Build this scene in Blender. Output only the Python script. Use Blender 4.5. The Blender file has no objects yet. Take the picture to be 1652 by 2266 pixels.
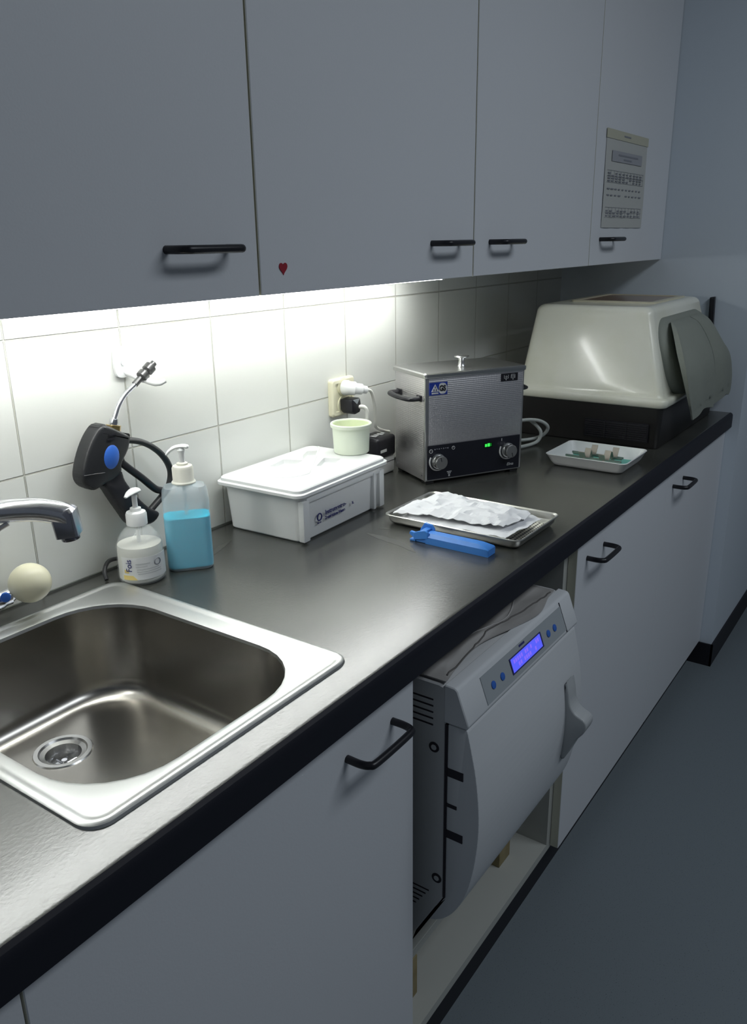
import bpy, bmesh, math, random
from mathutils import Vector, Matrix, noise
random.seed(7)
C = bpy.context.scene.collection
sc = bpy.context.scene
R = math.radians
PI = math.pi

# ------------------------------------------------------------------ camera
yaw, pitch, roll, F = 0.956787, 0.320681, -0.015464, 1815.52
f = Vector((math.sin(yaw)*math.cos(pitch), math.cos(yaw)*math.cos(pitch), -math.sin(pitch)))
r0 = Vector((math.cos(yaw), -math.sin(yaw), 0)); u0 = r0.cross(f)
cr, sr = math.cos(roll), math.sin(roll)
rr_, uu_ = cr*r0 + sr*u0, -sr*r0 + cr*u0
cd = bpy.data.cameras.new('camera'); cam = bpy.data.objects.new('camera', cd); C.objects.link(cam)
cd.sensor_fit = 'HORIZONTAL'; cd.sensor_width = 36; cd.lens = F/1652*36; cd.clip_start = .02
M = Matrix((rr_, uu_, -f)).transposed().to_4x4(); M.translation = (0, -1.09867, 1.37805)
cam.matrix_world = M
sc.camera = cam

# ------------------------------------------------------------------ world, lights, exposure
vs = sc.view_settings
sc.display_settings.display_device = 'sRGB'
vs.view_transform = 'Standard'; vs.look = 'None'; vs.gamma = 1; vs.use_curve_mapping = False
vs.exposure = 0.0
w = bpy.data.worlds.new('world'); sc.world = w; w.use_nodes = True
w.node_tree.nodes['Background'].inputs[0].default_value = (.62, .72, .85, 1)
w.node_tree.nodes['Background'].inputs[1].default_value = .10

def area(name, loc, rot, sx, sy, power, col):
    l = bpy.data.lights.new(name, 'AREA'); l.shape = 'RECTANGLE'; l.size = sx; l.size_y = sy
    l.energy = power; l.color = col
    o = bpy.data.objects.new(name, l); C.objects.link(o); o.location = loc; o.rotation_euler = rot
    return o
area('ceiling_light', (1.5, -1.9, 2.46), (0, 0, 0), 1.5, .6, 19.0, (.86, .93, 1.0))

# ------------------------------------------------------------------ materials
def mat(name, col, rough=.5, metal=0, spec=.5, trans=0, emis=None, es=0, alpha=1, ior=1.45, coat=0,
        nz=None, bump=None, sss=0, var=None):
    m = bpy.data.materials.new(name); m.use_nodes = True
    nt = m.node_tree; b = nt.nodes['Principled BSDF']; I = b.inputs
    I['Base Color'].default_value = (*col, 1); I['Roughness'].default_value = rough
    I['Metallic'].default_value = metal; I['Specular IOR Level'].default_value = spec
    I['Transmission Weight'].default_value = trans; I['IOR'].default_value = ior
    I['Coat Weight'].default_value = coat
    I['Alpha'].default_value = alpha
    if sss: I['Subsurface Weight'].default_value = sss; I['Subsurface Scale'].default_value = .01
    if emis: I['Emission Color'].default_value = (*emis, 1); I['Emission Strength'].default_value = es
    if bump or var:
        tc = nt.nodes.new('ShaderNodeTexCoord')
    if bump:
        n = nt.nodes.new('ShaderNodeTexNoise'); n.inputs['Scale'].default_value = bump[0]; n.inputs['Detail'].default_value = 3
        nt.links.new(tc.outputs['Object'], n.inputs['Vector'])
        bp = nt.nodes.new('ShaderNodeBump'); bp.inputs['Strength'].default_value = bump[1]; bp.inputs['Distance'].default_value = bump[2]
        nt.links.new(n.outputs[0], bp.inputs['Height']); nt.links.new(bp.outputs[0], I['Normal'])
    if var:   # (scale, colour2, lo, hi)
        n = nt.nodes.new('ShaderNodeTexNoise'); n.inputs['Scale'].default_value = var[0]; n.inputs['Detail'].default_value = 5
        nt.links.new(tc.outputs['Object'], n.inputs['Vector'])
        rp = nt.nodes.new('ShaderNodeValToRGB'); rp.color_ramp.elements[0].position = var[2]; rp.color_ramp.elements[1].position = var[3]
        rp.color_ramp.elements[0].color = (*col, 1); rp.color_ramp.elements[1].color = (*var[1], 1)
        nt.links.new(n.outputs[0], rp.inputs[0]); nt.links.new(rp.outputs[0], I['Base Color'])
    return m

m_door = mat('cabinet_laminate', (.64, .66, .69), .45, spec=.3, bump=(350, .08, .001))
m_edge = mat('door_edge_strip', (.62, .61, .50), .5)
m_carc = mat('carcass_board', (.42, .43, .40), .6)
m_wall = mat('painted_wall', (.58, .64, .70), .7, spec=.2, bump=(120, .1, .001))
m_ceil = mat('ceiling_paint', (.7, .7, .7), .8)
m_black = mat('black_plastic', (.012, .012, .016), .35)
m_rubber = mat('black_rubber', (.02, .021, .023), .42)
m_plinth = mat('black_plinth', (.010, .010, .015), .5)
m_floor = mat('speckled_vinyl', (.165, .195, .215), .5, spec=.35, bump=(200, .12, .001), var=(420, (.05, .062, .075), .62, .72))
m_white = mat('white_plastic', (.80, .81, .80), .32, sss=.0)
m_whitem = mat('matt_white_plastic', (.74, .75, .74), .5)
m_cream = mat('cream_plastic', (.76, .73, .54), .3)
m_cup = mat('pale_green_plastic', (.74, .80, .66), .35)
m_cupin = mat('pale_lime_plastic', (.72, .78, .56), .4)
m_chrome = mat('chrome', (.80, .80, .84), .20, metal=1)
m_brass = mat('brass', (.75, .55, .22), .3, metal=1)
m_blue = mat('blue_plastic', (.06, .25, .72), .35)
m_blue2 = mat('blue_button', (.035, .13, .50), .35)
m_hood = mat('cream_acrylic', (.86, .86, .75), .2, coat=.12, var=(6, (.78, .78, .63), .45, .75))
m_hoodframe = mat('yellowed_cream', (.60, .57, .44), .35)
m_orange = mat('amber_pane', (.25, .12, .04), .15)
m_dkbase = mat('dark_brown_casing', (.022, .021, .020), .4)
m_vent = mat('vent_dark', (.008, .008, .012), .5)
m_cloth = mat('grey_green_cloth', (.25, .27, .235), .75, bump=(60, .25, .004))
m_paper = mat('white_paper', (.80, .81, .83), .7, bump=(90, .35, .003))
m_paper2 = mat('notice_paper', (.48, .49, .47), .8)
m_ink = mat('ink_grey', (.22, .23, .26), .8)
m_ink2 = mat('ink_pale', (.36, .37, .39), .8)
m_navy = mat('navy_print', (.03, .035, .16), .6)
m_grey = mat('pale_grey_casing', (.60, .62, .64), .42)
m_grey2 = mat('grey_panel', (.33, .36, .38), .45)
m_side = mat('grey_side_casing', (.52, .53, .54), .5)
m_lever = mat('grey_lever', (.42, .44, .45), .4)
m_dark = mat('dark_recess', (.015, .013, .022), .6)
m_wrap = mat('crumpled_wrap', (.34, .33, .32), .40)
m_wood = mat('raw_pine', (.30, .25, .13), .7, var=(30, (.24, .19, .09), .4, .7))
m_rod = mat('green_grey_metal', (.18, .26, .22), .4, metal=.6)
m_clip = mat('steel_clip', (.36, .33, .28), .4, metal=.4)
m_teal = mat('teal_liner', (.16, .55, .45), .5)
m_yel = mat('yellow_print', (.85, .68, .25), .6)
m_txt = mat('white_print', (.55, .56, .56), .6)
m_red = mat('red_foil', (.32, .02, .035), .4)
m_cable = mat('white_cable', (.78, .78, .72), .35)
m_cable2 = mat('grey_cable', (.42, .45, .43), .4)
m_tube = mat('lamp_diffuser', (.9, .9, .9), .5, emis=(.96, .98, .96), es=33.0)
m_led = mat('green_indicator', (.0, .05, .0), .3, emis=(.06, 1, .12), es=.9)
m_led2 = mat('green_indicator_dim', (.0, .05, .0), .3, emis=(.01, .4, .04), es=.35)
m_lcd = mat('blue_display', (.0, .0, .1), .3, emis=(.10, .12, .95), es=.95)
m_lcdtxt = mat('display_text', (.0, .0, .1), .3, emis=(.24, .15, .95), es=.95)
m_clear = mat('clear_plastic', (.85, .88, .88), .06, alpha=.16)
m_frost = mat('frosted_plastic', (.74, .80, .84), .35, alpha=.30)
m_liquid = mat('blue_disinfectant', (.0, .56, .80), .30)
m_creamliq = mat('white_cream_soap', (.82, .82, .74), .4)
m_label = mat('soap_label', (.78, .79, .78), .5)

# brushed stainless
def steel(name, col, rough, sx, sy, sz, st):
    m = mat(name, col, rough, metal=1)
    nt = m.node_tree; b = nt.nodes['Principled BSDF']
    tc = nt.nodes.new('ShaderNodeTexCoord'); mp = nt.nodes.new('ShaderNodeMapping'); mp.inputs['Scale'].default_value = (sx, sy, sz)
    n = nt.nodes.new('ShaderNodeTexNoise'); n.inputs['Scale'].default_value = 1; n.inputs['Detail'].default_value = 4
    nt.links.new(tc.outputs['Object'], mp.inputs[0]); nt.links.new(mp.outputs[0], n.inputs['Vector'])
    mr = nt.nodes.new('ShaderNodeMapRange'); mr.inputs[3].default_value = rough-.06; mr.inputs[4].default_value = rough+.10
    nt.links.new(n.outputs[0], mr.inputs[0]); nt.links.new(mr.outputs[0], b.inputs['Roughness'])
    bp = nt.nodes.new('ShaderNodeBump'); bp.inputs['Strength'].default_value = st; bp.inputs['Distance'].default_value = .0005
    nt.links.new(n.outputs[0], bp.inputs['Height']); nt.links.new(bp.outputs[0], b.inputs['Normal'])
    return m
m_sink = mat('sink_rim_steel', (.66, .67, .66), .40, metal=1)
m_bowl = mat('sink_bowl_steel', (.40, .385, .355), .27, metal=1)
m_steel = mat('brushed_steel', (.60, .60, .59), .30, metal=1)
m_tray = steel('satin_steel', (.62, .62, .58), .32, 60, 60, 60, .05)

# dimpled stainless (ultrasonic bath casing)
def dimple():
    m = mat('dimpled_steel', (.76, .74, .75), .40, metal=1)
    nt = m.node_tree; b = nt.nodes['Principled BSDF']
    tc = nt.nodes.new('ShaderNodeTexCoord'); sp = nt.nodes.new('ShaderNodeSeparateXYZ'); nt.links.new(tc.outputs['Object'], sp.inputs[0])
    def mth(op, a, b_=None):
        n = nt.nodes.new('ShaderNodeMath'); n.operation = op
        for i, v in enumerate((a, b_)):
            if v is None: continue
            if isinstance(v, (int, float)): n.inputs[i].default_value = v
            else: nt.links.new(v, n.inputs[i])
        return n.outputs[0]
    k = 2*PI/.0042
    h = mth('ADD', mth('SINE', mth('MULTIPLY', mth('ADD', sp.outputs[0], sp.outputs[1]), k)), mth('SINE', mth('MULTIPLY', sp.outputs[2], k)))
    bp = nt.nodes.new('ShaderNodeBump'); bp.inputs['Strength'].default_value = .24; bp.inputs['Distance'].default_value = .0004
    nt.links.new(h, bp.inputs['Height']); nt.links.new(bp.outputs[0], b.inputs['Normal'])
    return m
m_dimple = dimple()

# wall tiles 20 x 20 cm
def tiles():
    m = mat('glazed_wall_tiles', (.70, .71, .67), .13, spec=.5)
    nt = m.node_tree; b = nt.nodes['Principled BSDF']
    tc = nt.nodes.new('ShaderNodeTexCoord'); sp = nt.nodes.new('ShaderNodeSeparateXYZ'); nt.links.new(tc.outputs['Object'], sp.inputs[0])
    cb = nt.nodes.new('ShaderNodeCombineXYZ')
    ax = nt.nodes.new('ShaderNodeMath'); ax.operation = 'ADD'; ax.inputs[1].default_value = -1.062+2.0
    az = nt.nodes.new('ShaderNodeMath'); az.operation = 'ADD'; az.inputs[1].default_value = -1.053+1.97
    nt.links.new(sp.outputs[0], ax.inputs[0]); nt.links.new(sp.outputs[2], az.inputs[0])
    nt.links.new(ax.outputs[0], cb.inputs[0]); nt.links.new(az.outputs[0], cb.inputs[1])
    br = nt.nodes.new('ShaderNodeTexBrick'); br.offset = 0; br.squash = 1
    br.inputs['Scale'].default_value = 1; br.inputs['Brick Width'].default_value = .2; br.inputs['Row Height'].default_value = .197
    br.inputs['Mortar Size'].default_value = .0018; br.inputs['Mortar Smooth'].default_value = .6; br.inputs['Bias'].default_value = 0
    br.inputs['Color1'].default_value = (.70, .71, .67, 1); br.inputs['Color2'].default_value = (.68, .69, .655, 1); br.inputs['Mortar'].default_value = (.52, .52, .46, 1)
    nt.links.new(cb.outputs[0], br.inputs[0]); nt.links.new(br.outputs[0], b.inputs['Base Color'])
    n = nt.nodes.new('ShaderNodeTexNoise'); n.inputs['Scale'].default_value = 7; nt.links.new(tc.outputs['Object'], n.inputs['Vector'])
    b1 = nt.nodes.new('ShaderNodeBump'); b1.inputs['Strength'].default_value = .25; b1.inputs['Distance'].default_value = .004
    nt.links.new(n.outputs[0], b1.inputs['Height'])
    b2 = nt.nodes.new('ShaderNodeBump'); b2.invert = True; b2.inputs['Strength'].default_value = .9; b2.inputs['Distance'].default_value = .003
    nt.links.new(br.outputs[1], b2.inputs['Height']); nt.links.new(b1.outputs[0], b2.inputs['Normal'])
    nt.links.new(b2.outputs[0], b.inputs['Normal'])
    return m
m_tile = tiles()
m_counter = mat('dark_grey_laminate', (.040, .041, .036), .27, spec=1.0, ior=1.64, bump=(260, .25, .0006), var=(9, (.055, .057, .050), .4, .75))

# ------------------------------------------------------------------ mesh builder
class MB:
    def __init__(s): s.b = bmesh.new()
    def _add(s, t):
        me = bpy.data.meshes.new('tmp'); t.to_mesh(me); t.free(); s.b.from_mesh(me); bpy.data.meshes.remove(me); return s
    def box(s, a, b, bev=0, seg=2, mtx=None):
        t = bmesh.new(); bmesh.ops.create_cube(t, size=1)
        for v in t.verts:
            v.co = Vector([(a[i]+b[i])/2 + v.co[i]*abs(b[i]-a[i]) for i in range(3)])
        if bev: bmesh.ops.bevel(t, geom=t.edges[:], offset=bev, segments=seg, profile=.5, affect='EDGES')
        if mtx: t.transform(mtx)
        return s._add(t)
    def loft(s, loops, cap0=True, cap1=True, closed=True):
        t = bmesh.new(); L = [[t.verts.new(p) for p in lp] for lp in loops]
        for A, B in zip(L, L[1:]):
            n = len(A)
            for i in range(n if closed else n-1):
                t.faces.new((A[i], A[(i+1) % n], B[(i+1) % n], B[i]))
        if cap0: t.faces.new(L[0][::-1])
        if cap1: t.faces.new(L[-1])
        if closed: bmesh.ops.recalc_face_normals(t, faces=t.faces[:])
        return s._add(t)
    def tube(s, path, r, n=12, flat=1.0, up=(0, 0, 1)):
        P = [Vector(p) for p in path]; loops = []; nrm = None
        for i, p in enumerate(P):
            d = (P[min(i+1, len(P)-1)] - P[max(i-1, 0)]).normalized()
            if nrm is None:
                nrm = d.orthogonal() if flat == 1 else d.cross(Vector(up))
            nrm = (nrm - d*nrm.dot(d)).normalized(); bn = d.cross(nrm)
            ri = r[i] if isinstance(r, (list, tuple)) else r
            loops.append([p + ri*(math.cos(2*PI*k/n)*nrm + flat*math.sin(2*PI*k/n)*bn) for k in range(n)])
        return s.loft(loops)
    def cyl(s, p0, p1, r, r1=None, n=28, bev=0):
        p0, p1 = Vector(p0), Vector(p1); r1 = r if r1 is None else r1
        if bev:
            d = (p1-p0).normalized()*bev
            return s.tube([p0, p0+d*.3, p0+d, p1-d, p1-d*.3, p1], [r-bev, r-bev*.3, r, r1, r1-bev*.3, r1-bev], n)
        return s.tube([p0, p1], [r, r1], n)
    def lathe(s, prof, c=(0, 0, 0), n=36, sx=1, sy=1, cap0=True, cap1=True):
        return s.loft([[Vector((c[0]+sx*r*math.cos(2*PI*k/n), c[1]+sy*r*math.sin(2*PI*k/n), c[2]+z)) for k in range(n)] for r, z in prof], cap0, cap1)
    def prism(s, poly, axis, d0, d1, bev=0, seg=2):   # poly in the other two axes
        t = bmesh.new(); i = 'xyz'.index(axis); o = [k for k in range(3) if k != i]
        def P(q, d):
            c = [0, 0, 0]; c[o[0]], c[o[1]] = q; c[i] = d; return c
        A = [t.verts.new(P(q, d0)) for q in poly]; B = [t.verts.new(P(q, d1)) for q in poly]; n = len(A)
        t.faces.new(A); t.faces.new(B[::-1])
        for k in range(n): t.faces.new((A[k], B[k], B[(k+1) % n], A[(k+1) % n]))
        bmesh.ops.recalc_face_normals(t, faces=t.faces[:])
        if bev: bmesh.ops.bevel(t, geom=t.edges[:], offset=bev, segments=seg, profile=.5, affect='EDGES')
        return s._add(t)
    def sphere(s, c, r, sx=1, sy=1, sz=1, n=24):
        t = bmesh.new(); bmesh.ops.create_uvsphere(t, u_segments=n, v_segments=n//2, radius=r)
        for v in t.verts: v.co = Vector((c[0]+v.co.x*sx, c[1]+v.co.y*sy, c[2]+v.co.z*sz))
        return s._add(t)
    def xf(s, m): s.b.transform(m); return s
    def build(s, name, m, parent=None, local=False, ang=35, smooth=True):
        b = s.b
        if parent is not None and not local:
            bpy.context.view_layer.update()
            b.transform(parent.matrix_world.inverted())
        for e in b.edges:
            if len(e.link_faces) == 2: e.smooth = e.calc_face_angle(0) < R(ang)
        for fc in b.faces: fc.smooth = smooth
        me = bpy.data.meshes.new(name); b.to_mesh(me); b.free()
        me.materials.append(m)
        o = bpy.data.objects.new(name, me); C.objects.link(o)
        if parent is not None: o.parent = parent
        return o

def rr(cx, cy, hx, hy, r, z, n=8):
    pts = []
    for (sx, sy, a0) in ((1, 1, 0), (-1, 1, 90), (-1, -1, 180), (1, -1, 270)):
        for k in range(n+1):
            a = R(a0 + 90*k/n)
            pts.append(Vector((cx+sx*(hx-r)+r*math.cos(a), cy+sy*(hy-r)+r*math.sin(a), z)))
    return pts
def smooth_path(pts, n=8):
    P = [Vector(p) for p in pts]; P = [2*P[0]-P[1]] + P + [2*P[-1]-P[-2]]; out = []
    for i in range(1, len(P)-2):
        for k in range(n):
            t = k/n; a, b, c, d = P[i-1:i+3]
            out.append(.5*((2*b)+(c-a)*t+(2*a-5*b+4*c-d)*t*t+(3*b-a-3*c+d)*t**3))
    out.append(P[-2]); return out
def smooth_poly(pts, n=4):
    P = [Vector((*p, 0)) for p in pts]; N = len(P); out = []
    for i in range(N):
        a, b, c, d = P[i-1], P[i], P[(i+1) % N], P[(i+2) % N]
        for k in range(n):
            t = k/n; q = .5*((2*b)+(c-a)*t+(2*a-5*b+4*c-d)*t*t+(3*b-a-3*c+d)*t**3); out.append((q.x, q.y))
    return out
def thing(name, label, cat, loc=(0, 0, 0), rotz=0, group=None):
    o = bpy.data.objects.new(name, None); C.objects.link(o); o.empty_display_size = .05
    o.location = loc; o.rotation_euler = (0, 0, rotz)
    return tag(o, label, cat, group)
def tag(o, label, cat, group=None, kind=None):
    if label: o['label'] = label
    if cat: o['category'] = cat
    if group: o['group'] = group
    if kind: o['kind'] = kind
    return o
def struct(o): o['kind'] = 'structure'; return o
def text(s, size, loc, parent, m, name='lettering', rot=(PI/2, 0, 0), align='LEFT', shear=0, sx=1, ext=.0002, off=0):
    cu = bpy.data.curves.new(name, 'FONT'); cu.body = s; cu.size = size; cu.align_x = align; cu.align_y = 'CENTER'
    cu.extrude = ext; cu.shear = shear; cu.offset = off
    t = bpy.data.objects.new(name, cu); C.objects.link(t); bpy.context.view_layer.update()
    dg = bpy.context.evaluated_depsgraph_get(); me = bpy.data.meshes.new_from_object(t.evaluated_get(dg))
    bpy.data.objects.remove(t); me.name = name; me.materials.clear(); me.materials.append(m)
    o = bpy.data.objects.new(name, me); C.objects.link(o); o.parent = parent
    o.location = loc; o.rotation_euler = rot; o.scale = (sx, 1, 1)
    return o
def boolean(o, cutters):
    for c in cutters:
        md = o.modifiers.new('b', 'BOOLEAN'); md.operation = 'DIFFERENCE'; md.object = c; md.solver = 'EXACT'
    bpy.context.view_layer.update()
    dg = bpy.context.evaluated_depsgraph_get(); me = bpy.data.meshes.new_from_object(o.evaluated_get(dg))
    o.modifiers.clear(); old = o.data; o.data = me; bpy.data.meshes.remove(old)
    for c in cutters: bpy.data.objects.remove(c)
    b = bmesh.new(); b.from_mesh(me)
    for e in b.edges:
        if len(e.link_faces) == 2: e.smooth = e.calc_face_angle(0) < R(30)
    for fc in b.faces: fc.smooth = True
    b.to_mesh(me); b.free()
    return o

# ------------------------------------------------------------------ the room
XR = 2.651; H = .86; W = .578; X0 = .851; D = .5625
U = .318; ZU = 1.308; XL = -1.2
struct(MB().box((XL, -3.2, -.1), (4.2, .12, 0)).build('floor', m_floor))
struct(MB().box((XL, -3.2, 2.5), (4.2, .12, 2.6)).build('ceiling', m_ceil))
struct(MB().box((XL, 0, 0), (XR, .12, 2.5)).build('wall_back', m_tile))
struct(MB().box((XR, -.60, 0), (4.2, .12, 2.5)).build('wall_right', m_wall))
struct(MB().box((XR-.006, -.606, 0), (XR, -.50, .079)).box((XR-.006, -.606, 0), (4.2, -.60, .079)).build('baseboard_right', m_plinth))

# ------------------------------------------------------------------ base cabinets
def bow_handle(parent, x0, x1, z, y, out, m=m_black, r=.0052):
    P = smooth_path([(x0, y, z), (x0, y-out*.55, z), (x0+.004, y-out*.88, z), (x0+.016, y-out, z), (x1-.016, y-out, z), (x1-.004, y-out*.88, z), (x1, y-out*.55, z), (x1, y, z)], 5)
    return MB().tube(P, r, 12).build('handle', m, parent)
T = .018; YC = -.543
def base_cabinet(x0, x1, door, label, hx=None):
    t = thing('base_cabinet', label, 'cabinet', ((x0+x1)/2, -.27, 0), group='base cabinets under the worktop')
    b = MB()
    b.box((x0, YC, .08), (x0+T, 0-.002, .815)).box((x1-T, YC, .08), (x1, -.002, .815))
    b.box((x0+T, YC, .08), (x1-T, -.002, .098)).box((x0+T, -.012, .098), (x1-T, -.003, .815))
    b.build('carcass', m_carc, t)
    MB().box((x0, -.530, 0), (x1, -.512, .0795)).build('plinth', m_plinth, t)
    if door:
        d = MB().box((x0+.0015, -D, .085), (x1-.0015, YC-.001, .812), .0008, 1).build('door', m_door, t)
        MB().box((x0+.0012, -D+.001, .0852), (x0+.0016, YC-.001, .8118)).build('edge_strip', m_edge, d)
        if hx: bow_handle(d, hx[0], hx[1], .762, -D, .036)
    return t
base_cabinet(X0-1.2, X0-.6, True, 'white base cabinet at bottom left corner showing only a sliver of door')
base_cabinet(X0-.6, X0, True, 'white base cabinet below the sink, black handle near its right edge', (.695, .797))
oc = base_cabinet(X0, X0+.6, False, 'open base cabinet without a door housing the sterilizer')
cc = base_cabinet(X0+.6, X0+1.2, True, 'white base cabinet just right of the sterilizer, handle at its left', (1.505, 1.601))
base_cabinet(X0+1.2, X0+1.8, True, 'white base cabinet farthest right against the wall', (2.103, 2.198))
# cam fitting inside the open cabinet
MB().cyl((X0+.6-T, -.47, .118), (X0+.6-T-.006, -.47, .118), .008, bev=.001).build('screw_cap', m_white, oc)

# worktop with a cut-out for the sink
wt = MB()
SX0, SX1, SY0, SY1 = .374, .746, -.510, -.062
prof = [(-.50, .816), (-.568, .816), (-.574, .819), (-.577, .825), (-.578, .835), (-.578, .845), (-.5775, .853), (-.575, .8575), (-.570, .8598), (-.565, .86), (-.50, .86)]
prof = [(y if y != -.50 else SY0, z) for y, z in prof]
wt.prism(prof, 'x', XL+.02, XR-.001)
wt.box((XL+.02, SY0, .816), (SX0, -.001, H)).box((SX1, SY0, .816), (XR-.001, -.001, H)).box((SX0, SY1, .816), (SX1, -.001, H))
wo = wt.build('worktop', m_counter)
tag(wo, 'long dark grey laminate worktop with rounded black front edge', 'countertop')
# black front lipping
lp = [(-.5785, .816), (-.5785, .8165), (-.5785, .846), (-.5782, .8535), (-.5755, .8582), (-.5700, .8606), (-.5700, .8600), (-.575, .8575), (-.5775, .853), (-.578, .845), (-.578, .816)]
MB().prism(lp, 'x', XL+.02, XR-.001).build('front_edging', mat('black_edging', (.012, .013, .020), .5, spec=.3), wo)
# silicone joint against tiles
MB().box((XL+.03, -.004, H), (XR-.01, -.0005, H+.003)).build('sealant', mat('grey_sealant', (.10, .105, .095), .6), wo)
# scuffs on the worktop: pale dried smears
m_smear = mat('dried_smear', (.068, .070, .064), .45)
def smear(pts, wd):
    P = smooth_path([(x, y, H+.0002) for x, y in pts], 5); b = bmesh.new(); L = []
    for i, p in enumerate(P):
        d = (P[min(i+1, len(P)-1)]-P[max(i-1, 0)]).normalized(); n = Vector((-d.y, d.x, 0)); k = wd*math.sin(PI*(i+.5)/(len(P)))*(.7+.3*random.random())
        L.append((b.verts.new(p+n*k), b.verts.new(p-n*k)))
    for a, c in zip(L, L[1:]): b.faces.new((a[0], a[1], c[1], c[0]))
    return b
sm = smear([(1.165, -.26), (1.16, -.30), (1.15, -.35), (1.13, -.39)], .012); mb = MB(); mb.b = sm; mb.build('smear', m_smear, wo)
s2 = smear([(.93, -.10), (.96, -.085), (1.0, -.075)], .007); mb = MB(); mb.b = s2; mb.build('smear', m_smear, wo)
s3 = smear([(1.20, -.265), (1.205, -.275), (1.21, -.285)], .006); mb = MB(); mb.b = s3; mb.build('smear', m_smear, wo)

# ------------------------------------------------------------------ upper cabinets
def wall_cabinet(x0, x1, label, hx, z1=2.3):
    t = thing('wall_cabinet', label, 'cabinet', ((x0+x1)/2, -.15, ZU), group='wall cabinets above the worktop')
    b = MB()
    b.box((x0, -.298, ZU+.003), (x0+T, -.002, z1)).box((x1-T, -.298, ZU+.003), (x1, -.002, z1))
    b.box((x0+T, -.298, ZU+.003), (x1-T, -.002, ZU+.02)).box((x0+T, -.298, z1-T), (x1-T, -.002, z1)).box((x0+T, -.012, ZU+.02), (x1-T, -.003, z1-T))
    b.build('carcass', m_carc, t)
    d = MB().box((x0+.0022, -U, ZU), (x1-.0022, -.300, z1), .0008, 1).build('door', m_door, t)
    MB().box((x1-.0023, -U+.001, ZU+.0002), (x1-.0017, -.300, z1-.001)).build('edge_strip', m_edge, d)
    MB().box((x0+.0017, -U+.001, ZU+.0002), (x0+.0023, -.300, z1-.001)).build('edge_strip', m_edge, d)
    bow_handle(d, hx[0], hx[1], 1.370, -U, .034)
    return t
wall_cabinet(X0-.6, X0, 'large white wall cabinet at the left above the sink and spray gun', (.692, .792))
wall_cabinet(X0, X0+.6, 'white wall cabinet with a small red heart sticker at its lower left', (1.297, 1.393))
wall_cabinet(X0+.6, X0+1.2, 'white wall cabinet above the steel ultrasonic bath', (1.516, 1.612))
wall_cabinet(X0+1.2, X0+1.8, 'white wall cabinet beside the wall with a printed notice taped on its door', (2.116, 2.212))

# heart sticker
hp = []
for k in range(40):
    a = 2*PI*k/40; hp.append((.899+.0085*math.sin(a)**3*1.0, 1.3425+.0085*(13*math.cos(a)-5*math.cos(2*a)-2*math.cos(3*a)-math.cos(4*a))/15))
hs = MB().prism(hp, 'y', -U-.0012, -U).build('heart_sticker', m_red)
tag(hs, 'tiny red heart shaped sticker on the second wall cabinet door', 'sticker')

# notice sheet
no = thing('notice_sheet', 'printed A4 notice with tables taped to the right wall cabinet door', 'notice', (2.27, -U, 1.40))
nb = MB(); nl = []
NX0, NX1, NZ0, NZ1 = 2.115, 2.427, 1.398, 1.622
cols = 14; loopsF = []
for j in range(13):
    z = NZ0+(NZ1-NZ0)*j/12
    loopsF.append([Vector((NX0+(NX1-NX0)*i/cols, -U-.0015-.003*abs(math.sin(i*.9+j*.3))*(1-j/12)*.6, z)) for i in range(cols+1)])
back = [[v+Vector((0, .0006, 0)) for v in lp] for lp in loopsF]
ring = [a + b[::-1] for a, b in zip(loopsF, back)]
nb.loft(ring).build('sheet', m_paper2, no)
def flatrect(x0, x1, z0, z1, y=-U-.0034): return ((x0, y-.0004, z0), (x1, y, z1))
MB().box(*flatrect(2.155, 2.385, 1.555, 1.580)).build('heading_box', mat('heading_grey', (.33, .34, .37), .8), no)
hd = MB()
for z, a, bb in ((1.571, 2.20, 2.35), (1.562, 2.24, 2.30)): hd.box(*flatrect(a, bb, z-.0018, z+.0018, -U-.0040))
hd.build('heading_print', m_ink, no)
for z0, z1 in ((1.508, 1.532), (1.489, 1.495), (1.474, 1.480), (1.425, 1.445)):
    tp = MB(); rows = max(1, int((z1-z0)/.006))
    for q in range(rows):
        for i in range(10):
            if random.random() < .9:
                xx = 2.135+i*.027; zz = z0+q*.006; tp.box(*flatrect(xx, xx+.012+.008*random.random(), zz, zz+.003))
    tp.build('table_print', m_ink, no)
tb = MB()
for z0, z1 in ((1.506, 1.534), (1.423, 1.447)):
    for i in range(11): tb.box(*flatrect(2.155+i*.025, 2.156+i*.025, z0, z1))
    for z in (z0, z1, (z0+z1)/2): tb.box(*flatrect(2.13, 2.41, z-.0004, z+.0004))
tb.build('table_rules', m_ink2, no)
MB().box((2.112, -U-.0030, 1.606), (2.430, -U-.0020, 1.627)).build('tape', mat('yellowed_tape', (.48, .47, .36), .4), no)
MB().box((2.235, -U-.0036, 1.6150), (2.285, -U-.0029, 1.6185)).build('small_heading', m_ink, no)

# ------------------------------------------------------------------ lamp under the wall cabinets
lf = thing('under_cabinet_lamp', 'long white strip lamp under the wall cabinets lighting the tiles', 'lamp', (.9, -.075, 1.30))
MB().box((.26, -.090, 1.296), (1.69, -.035, 1.3105), .002).build('housing', m_white, lf)
MB().cyl((.28, -.104, 1.2990), (1.688, -.104, 1.2990), .0105, n=16).build('tube', m_tube, lf)
for x in (.275, 1.686): MB().box((x-.006, -.116, 1.2880), (x+.006, -.088, 1.3105), .001).build('lamp_holder', m_white, lf)

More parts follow.
